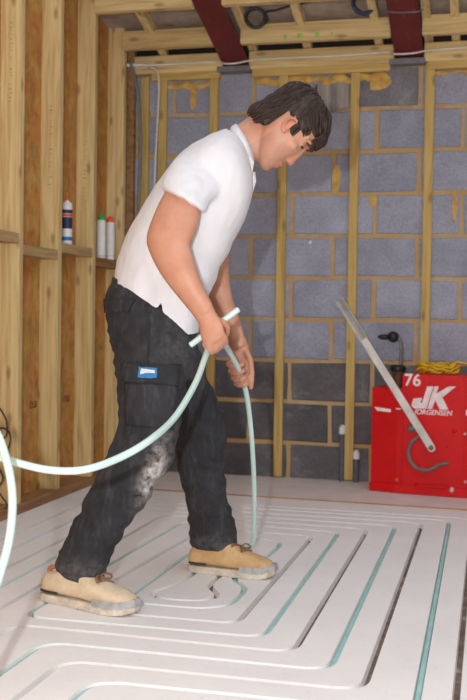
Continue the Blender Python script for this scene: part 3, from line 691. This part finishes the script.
obj('side_seam', patch(TB, [(147, 316), (149.5, 316), (150, 362), (147.5, 362)], .0035, 2, 14, .002), 'workwear', trousers, smooth=True)

# ---- polo shirt
bm = bmesh.new(); loft(bm, TORSO, 5)
SLV = [ring((186, 150), (232, 184), 3.03, .075), ring((172, 163), (219, 196), 2.97, .076), ring((163.5, 180), (209, 205), 2.93, .076), ring((161.5, 189), (205, 213), 2.915, .074)]
loft(bm, SLV, 5)
SLF = [ring((205, 150), (246, 176), 3.22, .07), ring((205, 172), (244, 186), 3.30, .072), ring((202, 196), (239, 206), 3.34, .07)]
loft(bm, SLF, 5)
sme = voxel(bm, .0055, 6, .5)
def shirt_fold(c):
    x, y = pix(c); k = math.exp(-((x-175)/55)**2-((y-285)/45)**2)
    return .004*noise.noise((c.x*9+c.z*4, c.y*6, c.z*8-c.x*5))+k*.013*noise.noise((c.x*17-c.z*9, c.y*7, c.z*16+c.x*12))+.005*math.exp(-((x-205)/22)**2-((y-205)/30)**2)*noise.noise((c.x*26+c.z*12, c.y*8, c.z*26-c.x*20))+.0015*noise.noise(c*40)
displace(sme, shirt_fold)
HEM = [(100, 275), (113, 281), (128, 289), (143, 299), (154, 307.5), (157, 309), (160.5, 303.5), (162.5, 302), (161, 310.5), (170, 318), (180, 327), (188, 334.5), (197, 333), (215, 318)]
def hem_y(x):
    if x <= HEM[0][0]: return HEM[0][1]
    for (a, b), (c, d) in zip(HEM, HEM[1:]):
        if a <= x <= c and c > a: return b+(d-b)*(x-a)/(c-a)
    return HEM[-1][1]
bm = bmesh.new(); bm.from_mesh(sme); bpy.data.meshes.remove(sme)
kill = []
for f in bm.faces:
    x, y = pix(f.calc_center_median())
    if y > hem_y(x) and y > 270: kill.append(f)
bmesh.ops.delete(bm, geom=kill, context='FACES')
for _ in range(3):
    for v in [v for v in bm.verts if v.is_boundary]:
        nb = [e.other_vert(v).co for e in v.link_edges if e.is_boundary]
        if len(nb) == 2: v.co = v.co*.5+(nb[0]+nb[1])*.25
SB = BVHTree.FromBMesh(bm)
shirt = obj('polo_shirt', bm, 'cotton', person, smooth=True)
# collar stands round the neck and folds over
bm = bmesh.new()
c1 = [ring((229, 132.5), (252.5, 170), 3.13, .074, 32), ring((231, 127), (254, 165), 3.13, .071, 32), ring((235.5, 124), (255.5, 158), 3.13, .067, 32)]
c2 = [ring((236.0, 126), (254.0, 158), 3.13, .063, 32), ring((231, 131), (251, 168), 3.13, .064, 32)]
rr_ = c1+c2; V = [[bm.verts.new(p) for p in r] for r in rr_]
for A, B in zip(V, V[1:]):
    for k in range(32): bm.faces.new((A[k], A[(k+1) % 32], B[(k+1) % 32], B[k]))
obj('collar', bm, 'cotton', shirt, smooth=True)
obj('collar_point', prism(bmesh.new(), [at(240.5, 142, 3.060), at(254, 162, 3.085), at(251.5, 177, 3.085), at(247, 178.5, 3.075), at(238, 158, 3.058)], lat(at(246, 160, 3.07))*.006), 'cotton', shirt)
for q in ((252.5, 178, 3.10), (251.8, 184.5, 3.10)): obj('button', Lathe(at(*q), -lat(at(*q))+pr*.6, [(.006, 0), (.006, .004), (.004, .005)], n=10), 'button', shirt)
obj('placket', Tube([at(253, 172, 3.11), at(253.5, 181, 3.11), at(251.5, 192, 3.11)], [.008, .009, .005], 8), 'cotton', shirt, smooth=True)
# ---- boots
def boot(name, heel, toe, label, mat, lean):
    a = Vector((toe[0]-heel[0], toe[1]-heel[1], 0)); L = a.length; a.normalize(); b = Vector((-a.y, a.x, 0)); o = Vector((heel[0], heel[1], 0))
    def Pt(s, y, z): return o+a*(s*L)+b*y+Vector((0, 0, z))
    ST = [(0.0, .020), (.04, .032), (.12, .039), (.28, .040), (.42, .041), (.58, .047), (.74, .051), (.86, .046), (.94, .034), (1.0, .012)]
    def outline(gr): return [Pt(s, hw+gr if 0 < s < 1 else hw, 0) for s, hw in ST]+[Pt(s, -(hw+gr) if 0 < s < 1 else -hw, 0) for s, hw in ST[::-1]]
    up = bmesh.new(); rings = []
    for s, hw, zt, cz in ((.01, .020, .070, .045), (.05, .034, .082, .05), (.14, .040, .088, .05), (.26, .041, .110, .055), (.38, .041, .122, .055), (.48, .042, .110, .05), (.60, .045, .090, .045), (.73, .048, .076, .042), (.85, .044, .066, .04), (.93, .034, .056, .038), (.985, .016, .044, .035)):
        r = []
        for k in range(28):
            t_ = 2*math.pi*k/28; cs, sn = math.cos(t_), math.sin(t_); e = 2.3
            z = cz+(zt-cz)*abs(sn)**(2/e) if sn > 0 else cz-(cz-.022)*abs(sn)**(2/2.8)
            r.append(Pt(s, hw*math.copysign(abs(cs)**(2/e), cs), z))
        rings.append(r)
    loft(up, rings, 4)
    sh = []
    for s, z, rx, ry in ((.28, .05, .060, .036), (.30+lean*.3, .08, .055, .037), (.31+lean*.6, .11, .050, .037), (.32+lean, .135, .044, .034)):
        sh.append([Pt(s, ry*math.sin(2*math.pi*k/28), z)+a*rx*math.cos(2*math.pi*k/28) for k in range(28)])
    loft(up, sh, 4)
    me = voxel(up, .0042, 4, .5); displace(me, lambda c: .0022*noise.noise(c*28))
    B = obj('boot', me, mat, person, smooth=True); B['label'] = label
    bm = bmesh.new(); lo = outline(.004); n = len(lo)
    lv = [[bm.verts.new(p+Vector((0, 0, z))+(p-Pt(.5, 0, 0))*g) for p in lo] for z, g in ((.001, -.015), (.005, .0), (.012, .0), (.020, -.004), (.024, -.05))]
    # toe spring
    for A in lv:
        for v in A:
            s = (v.co-o).dot(a)/L
            if s > .8: v.co.z += .010*((s-.8)/.2)**2
    for A, D in zip(lv, lv[1:]):
        for k in range(n): bm.faces.new((A[k], A[(k+1) % n], D[(k+1) % n], D[k]))
    bm.faces.new(lv[0][::-1]); bm.faces.new(lv[-1]); obj('sole', bm, 'sole', B)
    # toe guard and dark heel flash hugging the sole edge
    bb = bmesh.new(); bb.from_mesh(me); bmesh.ops.transform(bb, matrix=Matrix.Translation(wloc(B)), verts=bb.verts); bt = BVHTree.FromBMesh(bb); bb.free()
    def band(s0, s1, z0, z1, name, mat, g=.004):
        seq = [s0+(s1-s0)*k/10 for k in range(11)]; P = [(q, -1) for q in seq]
        if s1 > .9: P += [(q, 1) for q in seq[::-1]]
        bm = bmesh.new(); R_ = []
        for z, gg in ((z0, g), (z1, g-.003), (z1-.002, -.008), (z0, -.008)):
            R_.append([bm.verts.new(Pt(q, sd_*(np.interp(q, [w_[0] for w_ in ST], [w_[1] for w_ in ST])+gg), z+(.010*((q-.8)/.2)**2 if q > .8 else 0))+a*(gg if q > .97 else 0)) for q, sd_ in P])
        for A, D in zip(R_, R_[1:]+R_[:1]):
            for k in range(len(P)-1): bm.faces.new((A[k], A[k+1], D[k+1], D[k]))
        obj(name, bm, mat, B)
    band(.64, .999, .018, .040, 'toe_guard', 'toe_guard'); band(.03, .24, .030, .036, 'heel_flash', 'dark_trim', .003)
    for i, s in enumerate((.50, .555, .61, .665)):
        pts = []
        for k in range(9):
            y = -.026+.052*k/8; tgt = Pt(s+(.03 if i % 2 else -.03)*(k-4)/4, y, .25); hd = bt.ray_cast(tgt, Vector((0, 0, -1)))
            if hd[0] is not None: pts.append(hd[0]+Vector((0, 0, .003)))
        if len(pts) > 3: obj('lace', Tube(pts, .0032, 6), 'lace', B, smooth=True)
    bow = Pt(.60, 0, .2); hd = bt.ray_cast(bow, Vector((0, 0, -1)))
    if hd[0] is not None:
        q = hd[0]+Vector((0, 0, .004))
        for s in (-1, 1): obj('lace', Tube(cr([q, q+b*s*.018+a*.01+Vector((0, 0, .008)), q+b*s*.036+a*.018, q+b*s*.022+a*.024-Vector((0, 0, .006)), q+a*.004], 4), .0028, 6), 'lace', B, smooth=True)
    obj('pull_tab', Tube(cr([Pt(.09, 0, .070), Pt(.06, 0, .078), Pt(.06, 0, .092), Pt(.12, 0, .10)], 3), .007, 6), 'tan_tab', B, smooth=True)
nh, nt_ = atz(44.5, 594, .01), atz(137, 612.5, .01)
boot('boot', (nh.x, nh.y), (nt_.x, nt_.y), 'pale dusty tan lace-up work boot, nearer one', 'suede_pale', .06)
fh, ft = atz(189.5, 566.5, .01), atz(275.5, 575.5, .01)
boot('boot', (fh.x, fh.y), (ft.x, ft.y), 'tan lace-up work boot, farther one', 'suede', .04)

# ================================================================== MACHINE
mq = atz(372, 490.5); mr = atz(466, 497.5)
MX, MY0 = mq.x, mq.y
mc = thing('floor_machine', 'red wheeled floor machine numbered 76 with raised silver handle', 'machine', (-.2, 5.40, 0))
ux = (Vector((mr.x, mr.y, 0))-Vector((mq.x, mq.y, 0))).normalized(); uy = Vector((-ux.y, ux.x, 0))
MO = Vector((mq.x, mq.y, 0))
def M3(x, y, z): return MO+ux*x+uy*y+Vector((0, 0, z))
def mbox(x0, x1, y0, y1, z0, z1, bev=.004):
    bm = bmesh.new(); box(bm, x0, x1, y0, y1, z0, z1, bev)
    for v in bm.verts: v.co = M3(*v.co)
    return bm
def mpx(px, py, off=0.0):
    """picture point on the machine's front face"""
    d = ray(px, py); n = -uy; t_ = (M3(0, FACE, 0)-EYE).dot(n)/d.dot(n); return EYE+d*t_+n*off
FACE = -.004
W0 = .153
pts = [M3(.012, .03, .03), M3(W0-.02, FACE+.008, .03), M3(W0, FACE, .03), M3(.78, FACE, .03), M3(.78, .275, .03), M3(.012, .275, .03)]
obj('body', prism(bmesh.new(), [M3(W0, FACE, .03), M3(.80, FACE, .03), M3(.80, .272, .03), M3(W0, .272, .03)], (0, 0, .565)), 'red_paint', mc)
obj('side_housing', prism(bmesh.new(), [M3(-.013, .02, .03), M3(W0-.03, FACE+.004, .03), M3(W0, FACE+.004, .03), M3(W0, .272, .03), M3(-.013, .272, .03)], (0, 0, .492)), 'red_paint', mc)
obj('skirt', prism(bmesh.new(), [M3(-.017, .008, .0), M3(W0-.03, FACE-.010, .0), M3(.806, FACE-.010, .0), M3(.806, .275, .0), M3(-.017, .275, .0)], (0, 0, .042)), 'red_paint', mc)
obj('panel_edge', mbox(W0-.006, W0+.004, FACE-.004, FACE+.02, .04, .595, .001), 'red_paint', mc)
obj('seam_flange', mbox(.455, .462, FACE-.004, FACE+.004, .05, .588, .001), 'red_paint', mc)
def fpoly(name, px, mat, off=.0015, parent=None, th=.002):
    return obj(name, prism(bmesh.new(), [mpx(x, y, off) for x, y in px], uy*th), mat, parent or mc)
def zz(l): return [(405+x/7.53, 370+y/7.53) for x, y in l]
fpoly('emblem', zz([(168, 124), (214, 124), (160, 292), (72, 290), (52, 276), (50, 258), (66, 214), (128, 210), (116, 246), (128, 250)]), 'white_print')
fpoly('emblem', zz([(222, 124), (254, 124), (236, 178), (330, 124), (384, 124), (282, 206), (326, 298), (262, 298), (228, 226), (204, 292), (168, 292)]), 'white_print')
def ftext(s, px, py, hpx, shear=0, bold=False, sx=1.0):
    q = mpx(px, py, .0012); sc = hpx/205/.70
    M = Matrix(((ux.x*sx, 0, -uy.x, q.x), (ux.y*sx, 0, -uy.y, q.y), (0, 1, 0, q.z), (0, 0, 0, 1)))
    obj('lettering', text_mesh(s, sc, M, .0008, shear, bold), 'white_print', mc)
ftext('76', 412.6, 385.6, 12.0, 0, True)
ftext('JORGENSEN', 433, 414.8, 5.0, .2, True, .98)
fpoly('decal_stripe', [(375, 406.5), (391.5, 409), (391.5, 412), (378, 410.5)], 'white_print', .016)
fpoly('decal_stripe', [(396, 408), (401, 408.2), (401, 409.6), (396, 409.4)], 'white_print', .003)
fpoly('decal_stripe', [(464.5, 410), (470, 410), (470, 415.5), (464.5, 415.5)], 'white_print')
# folding handle: flat bar, pivot bolt
h0, h1 = mpx(432.5, 447, .035), mpx(341.5, 300.5, .045)
dirv = (h1-h0).normalized(); sd = dirv.cross(uy).normalized()
def bar(p, q, hw, th):
    return prism(bmesh.new(), [p-sd*hw, q-sd*hw, q+sd*hw, p+sd*hw], uy*th)
hd_ = obj('handle_bar', bar(h0-dirv*.002, h1, .0185, .012), 'steel', mc)
mid = h0.lerp(h1, .73)
obj('handle_sleeve', bar(mid, h1, .0205, .016), 'steel', hd_)
obj('handle_end', Lathe(h0-dirv*.002, uy, [(.0185, 0), (.0185, .012)], n=20), 'steel', hd_)
obj('pivot_bolt', Lathe(h0+uy*.04, -uy, [(.013, 0), (.013, .045), (.010, .048), (.010, .054), (.004, .056)], n=6), 'dull_steel', mc)
for px, py, r, m in ((411.5, 428.5, .019, 'dull_steel'), (454.5, 431, .010, 'red_paint'), (397, 480, .009, 'cap_orange'), (452, 490, .012, 'steel'), (447, 447, .004, 'dull_steel'), (465, 434, .006, 'steel'), (465.5, 482, .006, 'steel')):
    obj('bolt', Lathe(mpx(px, py, -.004), -uy, [(r*1.15, 0), (r*1.15, .006), (r, .008), (r*.9, .014), (r*.4, .017)], n=10), m, mc)
obj('looped_hose', Tube(cr([mpx(419.5, 436, .012), mpx(413, 441, .02), mpx(409.5, 450, .022), mpx(411, 459.5, .022), mpx(417.5, 467.5, .022), mpx(427, 469.8, .022), mpx(435, 467.2, .02), mpx(440, 464, .018), mpx(449, 463.2, .012)], 5), .009, 8), 'grey_hose', mc, smooth=True)
obj('grab_rail', Tube(cr([mpx(416.5, 484, 0), mpx(417, 485, .018), mpx(432, 486, .02), mpx(446, 487, .018), mpx(446.5, 487, 0)], 4), .006, 8), 'red_paint', mc, smooth=True)
# lever behind the bar with black ball grip
g0 = mpx(396, 376, -.10); g1 = mpx(396.5, 362, -.10); g2 = mpx(396.5, 345, -.10); g3 = mpx(393, 336.5, -.10)
lv_ = obj('lever', Tube(cr([g0, g1, g2, g3, mpx(388, 337, -.10)], 4), .008, 8), 'dull_steel', mc, smooth=True)
obj('ball_grip', voxel(ell(ell(bmesh.new(), mpx(389, 337, -.095), .030, .03, .030), mpx(379.5, 337, -.095), .035, .016, .015), .005, 3), 'black_rubber', lv_, smooth=True)
obj('filler_neck', Lathe(mpx(394, 386, -.09), (0, 0, 1), [(.026, -.03), (.026, .055), (.030, .06), (.030, .075), (.02, .08)], n=18), 'brown_grip', mc)
obj('filler_cap', Lathe(mpx(394, 369.5, -.09), (0, 0, 1), [(.036, -.012), (.040, -.004), (.040, .012), (.03, .020)], n=18), 'black_rubber', mc)
# caster wheels out of sight under the skirt are not shown in the photograph; the yellow mains lead lies coiled on top
ztop = .597
cab = bmesh.new(); rn = random.Random(2)
cpts = []
for k in range(120):
    a_ = 2*math.pi*k/24+.3; r_ = .062+.014*math.sin(k*.9)+.006*rn.random(); c0 = M3(W0+.145, .12, ztop)
    cpts.append(c0+ux*r_*1.35*math.cos(a_)+uy*r_*.9*math.sin(a_)+Vector((0, 0, .008+.044*k/120+.010*math.sin(k*1.7))))
for k in range(10): cpts.append(cpts[-1]+ux*.025-Vector((0, 0, .003 if k < 6 else 0)))
tag(obj('extension_lead', tube(cab, cr(cpts, 2), .0055, 6), 'yellow_cable', loc=M3(W0+.145, .12, ztop), smooth=True), 'yellow cable coiled on top of the red machine', 'cable')

# ================================================================== SMALL THINGS
for i, (px, y0, y1, lab) in enumerate(((341.5, 425, 479.5, 'taller grey pipe stub with white cap at foot of block wall'), (356, 450, 480.5, 'shorter grey pipe stub with white cap nearer the red machine'))):
    b_ = at(px, y1, WY-.028 if i == 0 else WY-.045); b_.z = -.003; zt = at(px, y0, b_.y).z
    s_ = thing('pipe_stub', lab, 'pipe', b_, 'capped pipe stubs at the wall')
    obj('tube', Lathe(b_, (0, 0, 1), [(.014, 0), (.014, zt-.035)], n=12), 'stub_grey', s_, smooth=False)
    obj('cap', Lathe(b_, (0, 0, 1), [(.0185, zt-.045), (.0185, zt-.012), (.012, zt-.004), (.012, zt+.003)], n=12), 'white_plastic', s_)
def cartridge(px, j, Xb, Yoff, label, cap, printed, h=.205, tilt=0):
    z = NZ[j]+.0225; q = atx(px, 250, Xb); q.z = z; r = .0245
    t_ = thing('sealant_cartridge', label, 'cartridge', q, 'sealant cartridges standing on the noggins')
    obj('barrel', Lathe(q, (0, 0, 1), [(r*.9, 0), (r, .003), (r, h-.014), (r*.9, h-.006), (.011, h), (.009, h+.006)], n=18), 'white_plastic', t_)
    if cap: obj('cap', Lathe(q, (0, 0, 1), [(.019, h-.006), (.019, h+.014), (.013, h+.019), (.009, h+.026)], n=12), cap, t_)
    else: obj('nozzle', Lathe(q, (0, 0, 1), [(.006, h), (.0055, h+.01), (.003, h+.045)], n=10), 'cap_orange', t_)
    for a_, b2, m in printed: obj('printed_band', Lathe(q, (0, 0, 1), [(r+.0006, a_), (r+.0006, b2)], n=18), m, t_)
cartridge(66.8, 2, WX-.030, 0, 'sealant cartridge with navy and orange printed bands alone on a noggin', None, ((.018, .036, 'label_blue'), (.075, .130, 'label_navy'), (.132, .146, 'label_orange'), (.148, .166, 'label_navy')))
cartridge(101, 3, WX-.030, 0, 'plain white cartridge with a green cap on a noggin', 'cap_green', ((.012, .0135, 'stub_grey'),))
cartridge(110, 3, WX-.026, 0, 'plain white cartridge with an orange cap on a noggin', 'cap_orange', ((.020, .0215, 'stub_grey'),))
# cables
def cable(name, pts, r, mat, label, n=6): return tag(obj(name, Tube(cr(pts, 5), r, n), mat, loc=Vector(pts[0]), smooth=True), label, 'cable')
Yc = 5.50
wc = cable('white_cable', [at(127, 65.2, 5.38), at(150, 65, 5.44), at(180, 63.8, 5.512), at(217, 61.5, 5.515), at(224, 63.5, 5.44), at(236, 63.3, 5.43), at(256, 59.7, 5.515), at(300, 57.3, 5.515), at(340, 55.6, 5.515), at(388, 52.2, 5.512), at(394, 54, 5.44), at(412, 53.3, 5.43), at(431, 50, 5.512), at(467, 47.5, 5.512), at(520, 44, 5.512)], .0048, 'white_plastic', 'white cable clipped along the lowest joists across the block wall')
obj('sleeve', Tube([at(127, 65.4, 5.37), at(136, 65, 5.40), at(147, 64.6, 5.45)], .009, 8), 'white_plastic', wc, smooth=True)
cable('white_cable', [at(150, 67.5, 5.50), at(155, 69, 5.505), at(158.5, 76, 5.50), at(158.5, 100, 5.51), at(157, 130, 5.52), at(155.5, 160, 5.52), at(154, 200, 5.525), at(151, 300, 5.525), at(148, 420, 5.525), at(146, 470, 5.525)], .0052, 'white_plastic', 'white cable hanging down in the corner behind the man')
cable('conduit', [at(130.5, 63, 5.33), at(133.5, 72, 5.36), at(137.5, 95, 5.44), at(139.5, 115, 5.45), at(140, 150, 5.45), at(138.5, 200, 5.45), at(137, 300, 5.45), at(135, 460, 5.46)], .0095, 'grey_conduit', 'grey conduit hanging down in the corner beside the last stud')
def coil(px, py, Y, rad, mat, label, seed, n=5, r=.0045, tail=()):
    rn = random.Random(seed); c = at(px, py, Y); pts = []
    for k in range(n*16):
        a_ = 2*math.pi*k/16; q = rad*(1+.12*math.sin(k*.37)+rn.uniform(-.05, .05)); pts.append(c+RT*q*math.cos(a_)+Vector((0, 0, 1))*q*.95*math.sin(a_)+Vector((0, -.004*(k/16)+.01*math.sin(k*.5), 0)))
    pts += [at(*t_) for t_ in tail]
    tag(obj('cable_coil', Tube(cr(pts, 2), r, 6), mat, loc=c, smooth=True), label, 'cable')
coil(257, 19, 5.27, .050, 'dark_cable', 'dark cable coiled and hanging in front of the middle joist', 4, 6, .0062, ((266, 12, 5.26), (275, 10.5, 5.22), (290, 6, 5.2), (312, 1, 5.2), (340, -12, 5.2)))
coil(365.5, 4, 5.24, .055, 'blue_cable', 'blue cable coiled on the joist beside the right hand steel beam', 9, 6, .007)
cable('white_wire', [at(386, 11, 5.03), at(394, 12.5, 4.99), at(405, 12.5, 4.97), at(419, 11.5, 4.99), at(423, 9, 5.05)], .003, 'grey_conduit', 'thin pale wire crossing under the beam above the machine')
cable('black_cable', [at(-8, 402, 4.02), at(1, 410, 4.0), at(7, 424, 3.98), at(6, 436, 3.98), at(-2, 438, 4.0), at(1, 428, 4.0), at(9, 432, 3.97), at(10, 442, 3.97), at(5, 455, 3.98), at(-3, 462, 4.0), at(3, 478, 3.98), at(-2, 490, 4.0), at(7, 505, 3.99), at(0, 512, 4.0), at(-12, 520, 4.0)], .0035, 'dark_cable', 'thin dark wires tangled against the first stud at the left edge')
